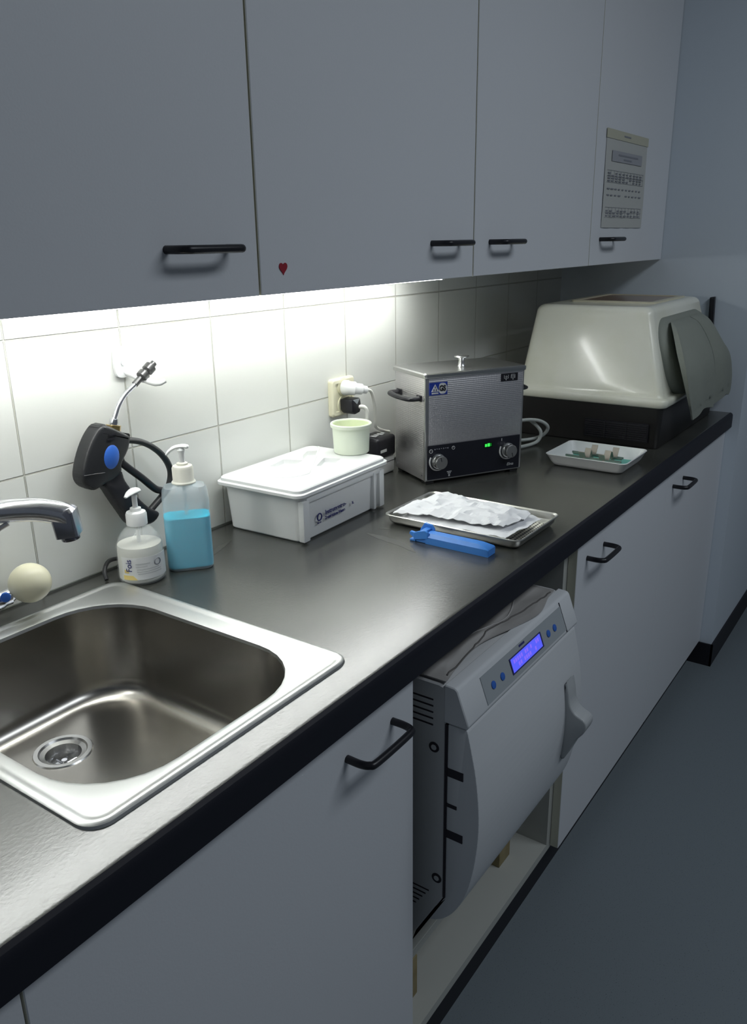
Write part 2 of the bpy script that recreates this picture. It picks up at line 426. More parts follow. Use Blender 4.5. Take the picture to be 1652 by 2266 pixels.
# ------------------------------------------------------------------ sink
sk = thing('sink', 'square inset stainless steel sink with rounded bowl in the worktop', 'sink', (.56, -.29, H))
cx, cy, hx, hy = .5595, -.2885, .2025, .2365
bx, by, bhx, bhy = .5545, -.2915, .1675, .2055
rim = MB().loft([rr(cx, cy, hx, hy, .026, H), rr(cx, cy, hx-.001, hy-.001, .026, H+.0028), rr(cx, cy, hx-.004, hy-.004, .024, H+.0045), rr(cx, cy, hx-.009, hy-.009, .020, H+.0045),
                 rr(cx, cy, hx-.012, hy-.012, .018, H+.0025), rr(cx, cy, hx-.016, hy-.016, .016, H+.0022), rr(bx, by, bhx+.006, bhy+.006, .104, H+.0022), rr(bx, by, bhx+.001, bhy+.001, .101, H+.0005), rr(bx, by, bhx, bhy, .10, H-.004)], False, False)
ri = rim.build('rim', m_sink, sk)
dc = Vector((.549, -.178)); zb = H-.150
lp = []
for k in range(9*4):
    a = R((k//9)*90 + 90*(k % 9)/8); lp.append((a))
def circ(r, z): return [Vector((dc.x+r*math.cos(a), dc.y+r*math.sin(a), z)) for a in lp]
L = [rr(bx, by, bhx, bhy, .10, H-.004), rr(bx, by, bhx-.004, bhy-.004, .10, H-.06), rr(bx, by, bhx-.007, bhy-.007, .097, zb+.030)]
for k in range(1, 7):
    a = R(90*k/6); L.append(rr(bx, by, bhx-.007-.028*(1-math.cos(a)), bhy-.007-.028*(1-math.cos(a)), .097-.022*(1-math.cos(a)), zb+.030-.028*math.sin(a)))
base = L[-1]
for t_ in (.35, .7):
    c_ = circ(.040, zb-.001)
    L.append([a.lerp(b, t_) for a, b in zip(base, c_)])
L.append(circ(.040, zb-.001))
MB().loft(L, False, False).build('bowl', m_bowl, sk, ang=50)
MB().loft([circ(.0405, zb-.001), circ(.039, zb+.0008), circ(.033, zb+.0008), circ(.031, zb-.002), circ(.0245, zb-.004), circ(.023, zb-.010), circ(.022, zb-.028), circ(.006, zb-.030)], False, True).build('drain', m_steel, sk)
dr = MB()
for a in (0, 45, 90, 135):
    v = Vector((math.cos(R(a)), math.sin(R(a)), 0))*.019; p = Vector((dc.x, dc.y, zb-.022)); dr.cyl(p-v, p+v, .0016, n=8)
dr.cyl((dc.x, dc.y, zb-.026), (dc.x, dc.y, zb-.014), .004, n=12).build('strainer', m_chrome, sk)

# ------------------------------------------------------------------ faucet
fc = thing('mixer_tap', 'chrome mixer tap with curved spout and cream ball knob over the sink', 'tap', (.53, -.038, H))
MB().lathe([(.0185, .0004), (.0185, .004), (.0165, .010), (.015, .02), (.015, .032)], (.53, -.0305, H)).build('base', m_chrome, fc)
MB().tube(smooth_path([(.455, -.038, H+.032), (.48, -.038, H+.034), (.53, -.038, H+.036), (.565, -.040, H+.036), (.585, -.043, H+.038)], 4), [.010]*5+[.014]*3+[.018]*3+[.014]*3+[.012]*3, 20).build('body', m_chrome, fc)
sp = MB(); P = smooth_path([(.530, -.038, .91), (.522, -.042, .97), (.527, -.058, 1.022), (.549, -.092, 1.042), (.586, -.128, 1.044), (.612, -.150, 1.036), (.6215, -.158, 1.028)], 6)
sp.tube(P, [.0155+.001*i/(len(P)-1) for i in range(len(P))], 20)
spout = sp.build('spout', m_chrome, fc)
q0, q1 = Vector((.6175, -.1545, 1.033)), Vector((.6205, -.1565, 1.004))
def sq_loop(c, a, hx, hy):
    d_ = Vector((.62, -.78, 0)).normalized(); e_ = a.cross(d_).normalized(); d_ = e_.cross(a)
    return [c + d_*p.x + e_*p.y for p in rr(0, 0, hx, hy, .004, 0, 4)]
ax_ = (q1-q0).normalized()
MB().loft([sq_loop(q0-ax_*.010, ax_, .012, .012), sq_loop(q0-ax_*.005, ax_, .0155, .0155), sq_loop(q1, ax_, .0150, .0155), sq_loop(q1, ax_, .0135, .014)]).build('spout_end', mat('smoked_chrome', (.45, .45, .50), .22, metal=1), fc)
MB().cyl(q1, q1+(q1-q0).normalized()*.007, .0125, n=20, bev=.001).build('aerator', mat('dark_chrome', (.2, .2, .23), .2, metal=1), fc)
MB().tube(smooth_path([(.500, -.060, .905), (.508, -.075, .96), (.524, -.090, 1.0), (.545, -.105, 1.020), (.560, -.115, 1.030)], 5), .0035, 10).build('rinse_pipe', m_chrome, fc)
MB().cyl((.583, -.043, .897), (.597, -.050, .905), .010, .006, 16).build('knob_stem', m_chrome, fc)
kn = MB().sphere((.612, -.055, .912), .030, 1, 1, .96, 32)
kn.build('knob', m_cream, fc)
MB().sphere((.44, -.042, .905), .029, 1, 1, .96, 32).build('knob', m_cream, fc)
MB().cyl((.571, -.058, .906), (.568, -.062, .9065), .007, bev=.001).build('cold_mark', m_blue2, fc)

# ------------------------------------------------------------------ soap bottle
SC = (.7955, -.076, H)
so = thing('soap_dispenser', 'clear round pump bottle of white cream soap with printed label', 'soap bottle', SC)
MB().lathe([(.034, .0008), (.0375, .005), (.038, .012), (.0375, .055), (.0365, .066), (.031, .080), (.022, .092), (.015, .097), (.014, .104)], SC, cap1=False).lathe([(.0135, .104), (.0145, .096), (.0212, .091), (.030, .079), (.0355, .066), (.0365, .055), (.037, .012), (.0365, .006), (.033, .002)][::1], SC, cap0=False).build('bottle', m_clear, so)
MB().lathe([(.032, .003), (.0355, .007), (.0358, .012), (.0352, .055), (.0342, .066), (.001, .0665)], SC).build('soap', m_creamliq, so)
lb = MB(); n = 24; a0, a1 = R(-178), R(-52)
def arc(r, z, a0=a0, a1=a1, n=24): return [Vector((SC[0]+r*math.cos(a0+(a1-a0)*k/n), SC[1]+r*math.sin(a0+(a1-a0)*k/n), H+z)) for k in range(n+1)]
lb.loft([arc(.0383, .012)+arc(.0380, .012)[::-1], arc(.0381, .052)+arc(.0378, .052)[::-1]]).build('label', m_label, so)
y1 = MB().loft([arc(.0386, .012, R(-176), R(-140), 8)+arc(.0384, .012, R(-176), R(-140), 8)[::-1], arc(.0386, .020, R(-176), R(-150), 8)+arc(.0384, .020, R(-176), R(-150), 8)[::-1]])
y1.loft([arc(.0386, .024, R(-172), R(-160), 4)+arc(.0384, .024, R(-172), R(-160), 4)[::-1], arc(.0386, .030, R(-172), R(-160), 4)+arc(.0384, .030, R(-172), R(-160), 4)[::-1]]).build('yellow_print', m_yel, so)
lt = MB()
for z, aa, ab in ((.040, -142, -108), (.035, -142, -115), (.030, -140, -85), (.026, -140, -80), (.022, -138, -78)):
    lt.loft([arc(.0386, z, R(aa), R(ab), 8)+arc(.0384, z, R(aa), R(ab), 8)[::-1], arc(.0386, z+.0016, R(aa), R(ab), 8)+arc(.0384, z+.0016, R(aa), R(ab), 8)[::-1]])
lt.build('small_print', m_txt, so)
def on_bottle(ang, z, r=.0387):  # location and z-rotation for text facing outward
    return (r*math.cos(R(ang)), r*math.sin(R(ang)), z), R(ang)+PI/2
pos, rz = on_bottle(-158, .038)
text('Fois', .014, pos, so, m_navy, name='brand_lettering', rot=Matrix.Rotation(rz, 4, 'Z').to_3x3().__matmul__(Matrix.Rotation(PI/2, 3, 'X')).__matmul__(Matrix.Rotation(PI/2, 3, 'Z')).to_euler(), align='CENTER')
pos, rz = on_bottle(-88, .040)
rg = MB(); tt = [(.0058*math.cos(2*PI*k/24), 0, .0058*math.sin(2*PI*k/24)) for k in range(25)]
rg.tube(tt, .0007, 6).xf(Matrix.Translation(Vector(pos)+Vector(SC)) @ Matrix.Rotation(rz, 4, 'Z')); rg.build('ring_emblem', m_ink, so)
MB().lathe([(.0150, .099), (.0165, .100), (.0165, .118), (.0150, .122), (.009, .124), (.0085, .129), (.0045, .130)], SC).build('pump_collar', m_white, so)
MB().lathe([(.0042, .128), (.0042, .152), (.007, .153)], SC, 16).tube(smooth_path([(SC[0]+.010, SC[1]+.002, H+.158), (SC[0], SC[1], H+.1585), (SC[0]-.010, SC[1]-.002, H+.157), (SC[0]-.020, SC[1]-.004, H+.153)], 4), [.006, .0085, .009, .009, .009, .0088, .008, .0075, .007, .006, .005, .004, .003], 14, .55, (0, 0, 1)).build('pump_nozzle', m_white, so)
MB().cyl((SC[0], SC[1], H+.05), (SC[0], SC[1], H+.104), .003, n=12).build('dip_tube', m_white, so)

so.scale = (1, 1, .93)
# ------------------------------------------------------------------ disinfectant bottle
DB = (.8745, -.1045, H); dbr = R(-40)
db = thing('disinfectant_bottle', 'translucent square pump bottle half full of bright blue liquid', 'bottle', DB, dbr)
def dl(k, z, r=.014, s=1): return rr(0, 0, .0375*k, .024*k, r*k, z)
MB().loft([dl(.93, .001), dl(.99, .005), dl(1, .012), dl(1, .125), dl(.97, .137), dl(.86, .146), rr(0, 0, .018, .016, .0155, .150), rr(0, 0, .0145, .0145, .0144, .153), rr(0, 0, .0145, .0145, .0144, .160)], True, False).build('bottle', m_frost, db, local=True)
MB().loft([rr(0, 0, .0345, .0205, .012, .0035), rr(0, 0, .0368, .0232, .013, .006), rr(0, 0, .0371, .0236, .0135, .012), rr(0, 0, .0371, .0236, .0135, .094)]).build('liquid', m_liquid, db, local=True)
MB().lathe([(.0175, .150), (.0195, .151), (.0195, .153), (.0178, .155), (.0172, .156), (.0172, .177), (.0155, .1805), (.009, .182), (.009, .185), (.006, .1865)]).build('pump_collar', mat('ivory_plastic', (.76, .75, .66), .35), db, local=True)
pz = MB().lathe([(.0050, .185), (.0045, .200), (.0065, .207), (.004, .211)], n=16)
pz.tube(smooth_path([(.013, 0, .212), (.004, 0, .2135), (-.008, 0, .212), (-.018, 0, .206), (-.024, 0, .199)], 4), [.003]+[.0058]*5+[.0055]*5+[.005]*4+[.0042, .0035], 12, .6, (0, 0, 1))
pz.xf(Matrix.Rotation(R(-15), 4, 'Z')).build('pump_nozzle', m_white, db, local=True)
MB().cyl((0, 0, .02), (0, 0, .150), .0028, n=10).build('dip_tube', m_white, db, local=True)

db.scale = (1, 1, .97)
# small black hose end behind the soap
hz = MB().tube(smooth_path([(.752, -.040, H+.003), (.757, -.030, H+.014), (.775, -.018, H+.022), (.80, -.012, H+.018), (.83, -.010, H+.006)], 6), .0035, 10).build('hose', m_rubber)
tag(hz, 'short black hose arching off the worktop behind the soap bottle', 'hose')

# ------------------------------------------------------------------ spray gun and its hook
hk = thing('wall_hook', 'white plastic wall hook holding the spray gun', 'hook', (.855, 0, 1.19))
MB().prism(smooth_poly([(.842, 1.215), (.842, 1.180), (.852, 1.172), (.866, 1.174), (.874, 1.185), (.874, 1.215), (.858, 1.222)], 3), 'y', -.007, 0, .0015).build('plate', m_white, hk)
MB().tube(smooth_path([(.862, -.004, 1.182), (.868, -.015, 1.176), (.874, -.035, 1.168), (.886, -.052, 1.162), (.896, -.058, 1.166)], 5), [.007]*5+[.006]*5+[.005]*5+[.004]*6, 12).build('arm', m_white, hk)
MB().cyl((.856, -.009, 1.1955), (.856, -.006, 1.1955), .004, n=16).build('screw', m_side, hk)

YG = -.045
gun = thing('spray_gun', 'black water spray gun with blue button and bent steel nozzle', 'spray gun', (.78, YG, 1.03))
head = smooth_poly([(.764, 1.116), (.776, 1.114), (.812, 1.092), (.814, 1.084), (.808, 1.068), (.793, 1.049), (.791, 1.036), (.776, 1.028), (.759, 1.025), (.748, 1.021), (.737, 1.020), (.725, 1.027), (.719, 1.038), (.720, 1.052), (.730, 1.077), (.743, 1.098), (.755, 1.111)], 3)
MB().prism(head, 'y', YG-.016, YG+.016, .0065, 4).build('body', m_rubber, gun, ang=60)
MB().tube([( .7195, YG-.0165, 1.0475), (.740, YG-.0175, 1.046), (.757, YG-.0165, 1.0435)], .0006, 6).build('seam', m_black, gun)
gr = smooth_poly([(.758, 1.026), (.765, 1.010), (.775, .990), (.789, .965), (.803, .942), (.822, .936), (.846, .935), (.860, .948), (.841, .962), (.822, .983), (.808, 1.003), (.797, 1.022), (.791, 1.038)], 3)
MB().prism(gr, 'y', YG-.013, YG+.013, .005, 3).build('grip', m_black, gun, ang=60)
MB().tube(smooth_path([(.808, YG, 1.082), (.824, YG, 1.0795), (.845, YG, 1.0725), (.865, YG, 1.061), (.884, YG, 1.044), (.897, YG, 1.024), (.901, YG, 1.004), (.893, YG, .984), (.874, YG, .969), (.852, YG, .955), (.838, YG, .945)], 5), .0052, 12, 1.25, (0, 1, 0)).build('hand_guard', m_rubber, gun)
MB().tube(smooth_path([(.800, YG, 1.070), (.802, YG, 1.050), (.812, YG, 1.038), (.840, YG, 1.012), (.864, YG, .988), (.878, YG, .981)], 5), .0062, 12).build('trigger', m_black, gun)
MB().sphere((.7735, YG-.014, 1.065), 1, .0155, .0055, .0205, 28).xf(Matrix.Translation((.7735, YG, 1.065)) @ Matrix.Rotation(R(12), 4, 'Y') @ Matrix.Translation((-.7735, -YG, -1.065))).build('button', m_blue2, gun)
sl = MB()
for q in (0, .006): sl.box((.768+q*.6, YG-.0172, 1.092+q), (.782+q*.6, YG-.0155, 1.0945+q))
sl.build('slots', m_vent, gun)
dv = Vector((.22, 0, .975)).normalized(); nb0 = Vector((.793, YG, 1.098))
MB().cyl(nb0, nb0+dv*.012, .0125, n=6).build('brass_nut', m_brass, gun)
MB().cyl(nb0+dv*.010, nb0+dv*.022, .0078, .0065, 16, bev=.0008).build('collar', m_chrome, gun)
MB().tube(smooth_path([tuple(nb0+dv*.018), (.803, YG, 1.127), (.811, YG, 1.1405), (.826, YG, 1.155), (.848, YG, 1.168)], 6), .0040, 12).build('lance', mat('satin_chrome', (.85, .86, .9), .3, metal=1), gun)
na, nb1 = Vector((.845, YG, 1.1665)), Vector((.888, YG, 1.1955))
def NP(t): return na.lerp(nb1, t)
MB().tube([NP(0), NP(.28)], .0052, 10).tube([NP(.3), NP(.34), NP(.52), NP(.56)], [.0065, .0095, .0095, .0065], 14).tube([NP(.6), NP(.64), NP(.84), NP(.88)], [.0065, .0095, .0095, .0065], 14).tube([NP(.28), NP(1.0)], .0052, 12).build('nozzle', mat('gunmetal', (.12, .12, .12), .35, metal=.7), gun)

gun.location += Vector((.0085, .011, -.003))

# ------------------------------------------------------------------ tub with lid
bxr = R(0); tb_ = thing('disinfection_tub', 'white lidded instrument disinfection tub standing against the tiles', 'tub', (1.182, -.105, H), R(1.5)); tb_.scale = (1.06, 1, 1)
def tl(hx, hy, r, z, cy=0): return rr(0, cy, hx, hy, r, z)
body = MB().loft([tl(.118, .084, .012, .0008), tl(.121, .087, .014, .004), tl(.1255, .0915, .014, .082), tl(.130, .0955, .015, .084), tl(.130, .0955, .015, .088), tl(.124, .090, .012, .088), tl(.119, .086, .012, .006)], True, True)
body.build('tub', m_white, tb_, local=True)
# frame ribs and recessed panel on the long front side
rb = MB()
for x0, x1 in ((-.125, -.108), (.088, .096), (.108, .124)):
    rb.box((x0, -.0975, .004), (x1, -.0850, .080), .002)
rb.box((-.112, -.0955, .074), (.112, -.088, .0845), .002)
rb.build('frame_ribs', m_white, tb_, local=True)
lid = MB().loft([tl(.137, .1000, .016, .0885), tl(.139, .1015, .017, .090), tl(.139, .1015, .017, .0950), tl(.137, .0998, .016, .0962), tl(.134, .097, .015, .0966), tl(.1335, .0965, .015, .1015), tl(.131, .094, .014, .1035)]).build('lid', m_white, tb_, local=True)
cut = []
def wl(x, y): # world -> local of tub
    v = tb_.matrix_world.inverted() @ Vector((x, y, H)); return (v.x, v.y)
bpy.context.view_layer.update()
for poly in ([(1.142, -.048), (1.155, -.088), (1.212, -.075), (1.198, -.036)], [(1.192, -.124), (1.205, -.150), (1.262, -.132), (1.250, -.098)], [(1.218, -.070), (1.240, -.084), (1.290, -.052), (1.275, -.034), (1.245, -.048)]):
    c = MB().prism(smooth_poly([wl(*p) for p in poly], 3) if False else [wl(*p) for p in poly], 'z', .0935, .12, .003, 2).build('cut', m_white, tb_, local=True); cut.append(c)
boolean(lid, cut)
MB().tube(smooth_path([(*wl(1.075, -.095), .1033), (*wl(1.100, -.130), .1033), (*wl(1.135, -.146), .1033), (*wl(1.165, -.132), .1033), (*wl(1.30, -.045), .1033), (*wl(1.315, -.030), .1033)], 6), .0022, 8).build('lid_rib', m_white, tb_, local=True)
yf = -.0945
text('Instrumenten-', .0115, (-.062, yf-.0005, .043), tb_, m_navy, rot=(PI/2-.06, 0, 0), off=.0003, sx=.95)
text('Desinfektions-Wanne', .0085, (-.062, yf+.0003, .032), tb_, m_navy, rot=(PI/2-.06, 0, 0), off=.0003, sx=.80)
text('3L', .007, (.018, yf-.0003, .038), tb_, m_navy, rot=(PI/2-.06, 0, 0), off=.0002)
lg = MB(); lg.tube([(-.0775+.0060*math.cos(2*PI*k/24), yf+.0006, .039+.0065*math.sin(2*PI*k/24)) for k in range(25)], .0013, 6).build('emblem', m_navy, tb_, local=True)
text('MEDIZ', .004, (-.0835, yf+.0012, .028), tb_, m_navy, rot=(PI/2-.06, 0, 0), off=.0001)

# cup on the lid
cp = thing('plastic_cup', 'small round pale green plastic tub standing on the white lid', 'cup', (1.319, -.116, H+.1037))
MB().lathe([(.0340, 0), (.0360, .002), (.0385, .052), (.0385, .0530), (.0418, .0535), (.0424, .056), (.0424, .060), (.0410, .0615), (.0385, .0612), (.0372, .058)], n=40, cap1=False).build('cup_shell', m_cup, cp, local=True)
MB().lathe([(.0372, .0585), (.0350, .004), (.001, .003)], n=40, cap0=False).build('cup_inside', m_cupin, cp, local=True)

# ------------------------------------------------------------------ wall socket and plugs
sk2 = thing('wall_socket', 'cream double wall socket on the tiles above the tub', 'socket', (1.436, 0, 1.05))
fr = MB().loft([[Vector((p.x, -.0001, p.y)) for p in rr(1.436, 1.050, .0415, .0415*1.0, .008, 0)],
                [Vector((p.x, -.008, p.y)) for p in rr(1.436, 1.050, .0415, .0415, .008, 0)],
                [Vector((p.x, -.0115, p.y)) for p in rr(1.436, 1.050, .038, .038, .007, 0)],
                [Vector((p.x, -.0115, p.y)) for p in rr(1.436, 1.050, .031, .031, .004, 0)],
                [Vector((p.x, -.0085, p.y)) for p in rr(1.436, 1.050, .030, .030, .004, 0)]]); fr.build('frame', m_cream, sk2)
for z in (1.072, 1.032):
    MB().cyl((1.436, -.0084, z), (1.436, -.0105, z), .0195, n=32).build('socket_insert', m_cream, sk2)
pl = thing('white_plug', 'white angled plug with white cable in the upper socket', 'plug', (1.436, -.011, 1.07))
MB().tube(smooth_path([(1.436, -.0110, 1.070), (1.437, -.022, 1.070), (1.444, -.036, 1.0685), (1.456, -.045, 1.066), (1.467, -.050, 1.0635)], 4), [.013]+[.0165]*4+[.015]*4+[.012]*4+[.0085]*4, 20).build('plug_body', m_white, pl)
MB().tube(smooth_path([(1.465, -.049, 1.064), (1.482, -.052, 1.058), (1.500, -.048, 1.030), (1.512, -.042, 1.000), (1.517, -.038, .978), (1.530, -.032, .965), (1.565, -.026, .950), (1.60, -.02, .94)], 8), .0036, 12).build('cable', m_cable, pl)
pb = thing('black_plug', 'black angular plug with white cable in the lower socket', 'plug', (1.436, -.011, 1.03))
MB().prism([(1.420, 1.047), (1.452, 1.049), (1.455, 1.034), (1.452, 1.016), (1.432, 1.013), (1.421, 1.021)], 'y', -.045, -.0110, .004, 2).build('plug_body', m_black, pb)
MB().prism([(1.424, 1.0465), (1.449, 1.0475), (1.438, 1.036)], 'y', -.0458, -.0448).build('plug_mark', m_grey2, pb)
MB().tube(smooth_path([(1.447, -.040, 1.028), (1.452, -.054, 1.028), (1.458, -.058, 1.015), (1.459, -.055, .99), (1.456, -.045, .94), (1.45, -.03, .89), (1.455, -.02, .866), (1.49, -.018, .8645)], 7), .0044, 12).build('cable', m_cable, pb)

# power strip and adapter
ps = thing('power_strip', 'white power strip on the worktop between tub and ultrasonic bath', 'power strip', (1.52, -.04, H))
MB().box((1.480, -.066, H+.0005), (1.555, -.012, H+.040), .005, 3).build('casing', m_white, ps)
MB().box((1.481, -.0665, H+.028), (1.553, -.0655, H+.0295)).build('groove', m_dark, ps)
ad = thing('adapter', 'black power adapter standing on the white power strip', 'adapter', (1.52, -.04, H+.04))
MB().box((1.482, -.070, H+.0402), (1.556, -.010, H+.0900), .008, 3).build('adapter_body', m_black, ad)
MB().box((1.491, -.0707, H+.056), (1.515, -.0699, H+.0625)).build('label_strip', m_txt, ad)
pm = MB()
for i in range(4): pm.box((1.500+i*.013, -.050+.004*(i % 2), H+.0898), (1.508+i*.013, -.034, H+.0904))
pm.build('rating_print', m_txt, ad)

# ------------------------------------------------------------------ ultrasonic bath
ub = thing('ultrasonic_bath', 'stainless steel ultrasonic cleaning bath with dimpled casing and black control panel', 'ultrasonic bath', (1.489, -.189, H), R(-30))
BW, BD, BH = .252, .145, .240
MB().box((.0, .0, .008), (BW, BD, BH), .003, 2).build('casing', m_dimple, ub, local=True)
MB().box((-.0006, -.0006, .008), (.009, .006, BH-.002), .0015, 2).box((BW-.004, -.0006, .008), (BW+.0004, .006, BH-.002), .0012, 2).box((.0, -.0006, .0075), (BW, .004, .012), .001, 1).build('corner_trim', m_steel, ub, local=True)
for x in (.004, BW-.026):
    for y in (.004, BD-.026): MB().box((x, y, .0005), (x+.022, y+.022, .0085), .002).build('foot', m_rubber, ub, local=True)
lidb = MB().loft([rr(BW/2, BD/2, BW/2+.004, BD/2+.004, .006, BH-.004), rr(BW/2, BD/2, BW/2+.005, BD/2+.005, .007, BH-.001), rr(BW/2, BD/2, BW/2+.005, BD/2+.005, .007, BH+.004), rr(BW/2, BD/2, BW/2+.002, BD/2+.002, .006, BH+.0065), rr(BW/2, BD/2, BW/2-.010, BD/2-.010, .005, BH+.0055)])
lidb.build('lid', m_steel, ub, local=True)
MB().lathe([(.010, .0055), (.0085, .007), (.0065, .018), (.0085, .024), (.0165, .0258), (.0170, .0275), (.015, .0292), (.004, .0296)], (BW/2, BD/2-.01, BH)).build('lid_knob', m_steel, ub, local=True)
MB().prism([(.006+.0, .011), (BW-.006, .011), (BW-.006, .088), (.006, .088)], 'y', -.0022, .0004, .0).build('control_panel', mat('control_panel_black', (.010, .011, .018), .35), ub, local=True)
def knob(x, z, rot):
    k = MB().tube([(x, -.002, z), (x, -.008, z), (x, -.0085, z), (x, -.020, z), (x, -.021, z)], [.0165, .0165, .0150, .0148, .0138], 32).build('knob', m_steel, ub, local=True)
    MB().box((-.0006, -.0218, .003), (.0006, -.0209, .0125)).xf(Matrix.Translation((x, 0, z)) @ Matrix.Rotation(R(rot), 4, 'Y')).build('pointer', m_dark, k, local=True)
    a = [(x+.0205*math.cos(R(q)), -.0028, z+.0205*math.sin(R(q))) for q in range(150, 300, 8)]
    MB().tube(a, .0018, 6).build('dial_arc', m_side, ub, local=True)
    rg = MB()
    for q in range(0, 360, 15):
        v = (math.cos(R(q)), math.sin(R(q))); rg.box((x+v[0]*.0162-.0005, -.0075, z+v[1]*.0162-.0005), (x+v[0]*.0162+.0005, -.0030, z+v[1]*.0162+.0005))
    rg.build('dial_marks', m_grey2, ub, local=True)
knob(.031, .052, -12); knob(.213, .056, 168)
MB().box((.150, -.0032, .068), (.172, -.0020, .0785), .0008, 1).build('display_window', mat('window_black', (.0, .02, .0), .2), ub, local=True)
MB().box((.152, -.0038, .070), (.157, -.0030, .0765)).box((.1585, -.0038, .070), (.1645, -.0030, .0775)).build('indicator', m_led, ub, local=True)
MB().box((.165, -.0038, .0705), (.169, -.0030, .077)).build('indicator', m_led2, ub, local=True)
for x, z, r_ in ((.0135, .076, .0040), (.070, .078, .0036)):
    MB().tube([(x+r_*math.cos(R(q)), -.0028, z+r_*math.sin(R(q))) for q in range(0, 361, 15)], .0006, 6).box((x-.0004, -.0032, z), (x+.0004, -.0024, z+.0022)).build('clock_symbol', m_side, ub, local=True)
MB().box((.196, -.0030, .079), (.1975, -.0024, .089-.004)).build('thermometer_symbol', m_side, ub, local=True)
MB().box((.054, -.0030, .024), (.066, -.0024, .026)).box((.056, -.0030, .0205), (.064, -.0024, .0225)).box((.058, -.0030, .014), (.062, -.0024, .019)).build('drain_symbol', m_side, ub, local=True)
text('Elma', .0095, (.212, -.0026, .022), ub, m_side, shear=.3)
tk = MB()
for i in range(7): tk.box((.022+i*.0055, -.0030, .078+.001*(i % 2)), (.0245+i*.0055, -.0024, .0805))
tk.build('scale_print', m_ink, ub, local=True)
# test mark sticker
st = MB().box((.0095, -.0022, .199), (.0530, -.0004, .226)).build('test_mark_sticker', mat('sticker_blue', (.015, .04, .28), .4), ub, local=True)
MB().prism([(.013, .2065), (.032, .2065), (.0225, .2225)], 'y', -.0030, -.0021).box((.0145, -.0030, .2015), (.0305, -.0021, .2045)).prism(smooth_poly([(.0335, .203), (.046, .2015), (.0515, .209), (.0515, .216), (.046, .2235), (.0335, .222)], 3), 'y', -.0028, -.0021).build('mark_ground', m_txt, st, local=True)
text('V', .0060, (.0207, -.0033, .2155), st, m_navy, off=.0001); text('D', .0060, (.0170, -.0033, .2100), st, m_navy, off=.0001); text('E', .0060, (.0240, -.0033, .2100), st, m_navy, off=.0001)
text('GS', .0165, (.0325, -.0035, .2125), st, m_black, off=.0006, sx=.80)
s3_ = MB().box((.191, -.0014, .214), (.2345, -.0004, .2315)).build('pictogram_sticker', m_plinth, ub, local=True)
pc = MB()
for q, x in enumerate((.198, .216)):
    for a, b_ in (((x, .220), (x+.011, .2207)), ((x, .220), (x+.0007, .228)), ((x+.0103, .220), (x+.011, .228)), ((x+.0045, .2165), (x+.0065, .2185))):
        pc.box((a[0], -.0020, a[1]), (b_[0], -.0013, b_[1]))
    if q: 
        for i in range(3): pc.box((x+.002+i*.003, -.0020, .222), (x+.0027+i*.003, -.0013, .2295))
    else: pc.box((x+.002, -.0020, .2235), (x+.009, -.0013, .2242)).box((x+.005, -.0020, .221), (x+.0058, -.0013, .227))
pc.build('pictogram', m_side, s3_, local=True)
hd = MB().prism([(-.001, .186), (-.028, .186), (-.028, .192), (-.001, .192)], 'y', .018, .030, .0015).prism([(-.001, .186), (-.028, .186), (-.028, .192), (-.001, .192)], 'y', .108, .120, .0015)
hd = MB(); hd.tube(smooth_path([(-.001, .022, .190), (-.018, .022, .190), (-.027, .030, .190), (-.031, .055, .190), (-.032, .072, .190), (-.031, .090, .190), (-.027, .114, .190), (-.018, .122, .190), (-.001, .122, .190)], 4), .0068, 10, .8, (0, 0, 1))
hd.box((-.004, .014, .184), (.0, .034, .197), .001).box((-.004, .110, .184), (.0, .130, .197), .001).build('side_handle', m_black, ub, local=True)
hd = MB(); hd.tube(smooth_path([(BW+.001, .022, .190), (BW+.018, .022, .190), (BW+.027, .030, .190), (BW+.031, .055, .190), (BW+.032, .072, .190), (BW+.031, .090, .190), (BW+.027, .114, .190), (BW+.018, .122, .190), (BW+.001, .122, .190)], 4), .0055, 10, .75, (0, 0, 1))
hd.build('side_handle', m_black, ub, local=True)
for y in (.012, BD-.012): MB().tube([(-.0005, y, .020), (-.0015, y, .020)], .002, 10).build('rivet', m_chrome, ub, local=True)

# looped cable right of the bath
cb = MB().tube(smooth_path([(1.80, -.10, .90), (1.90, -.145, .905), (1.962, -.205, .922), (1.970, -.228, .915), (1.972, -.248, .893), (1.960, -.243, .869), (1.90, -.225, .8655), (1.86, -.20, .868), (1.90, -.18, .872), (1.968, -.222, .872), (1.985, -.250, .884), (1.982, -.262, .908), (1.965, -.240, .925), (1.93, -.20, .925), (1.85, -.15, .91)], 8), .0045, 12).build('power_cable', m_cable2)
tag(cb, 'looped pale grey cable on the worktop right of the ultrasonic bath', 'cable')

# ------------------------------------------------------------------ perforated tray with pouches
tr = thing('steel_tray', 'perforated stainless steel instrument tray holding white paper pouches', 'tray', (1.315, -.40, H))
tcx, tcy, thx, thy = 1.314, -.3995, .0905, .1425
def trr(d, z, r=.012): return rr(tcx, tcy, thx-d, thy-d, r, z)
MB().loft([trr(.016, H+.0008, .012), trr(.010, H+.003, .013), trr(.006, H+.008, .014), trr(.0045, H+.018, .014), trr(.0, H+.0195, .015), trr(.0002, H+.0205, .015), trr(.002, H+.0212, .014), trr(.0055, H+.0190, .013), trr(.0075, H+.008, .013), trr(.012, H+.0040, .012), trr(.018, H+.0022, .011)]).build('tray_body', m_tray, tr)
hol = MB()
for i in range(18):
    for j in range(28):
        x, y = tcx-.069+i*.0081, tcy-.118+j*.0087
        if y > -.445 and x < 1.39: continue
        hol.box((x-.0019, y-.0019, H+.0020), (x+.0019, y+.0019, H+.0026))
hol.build('perforations', m_dark, tr)
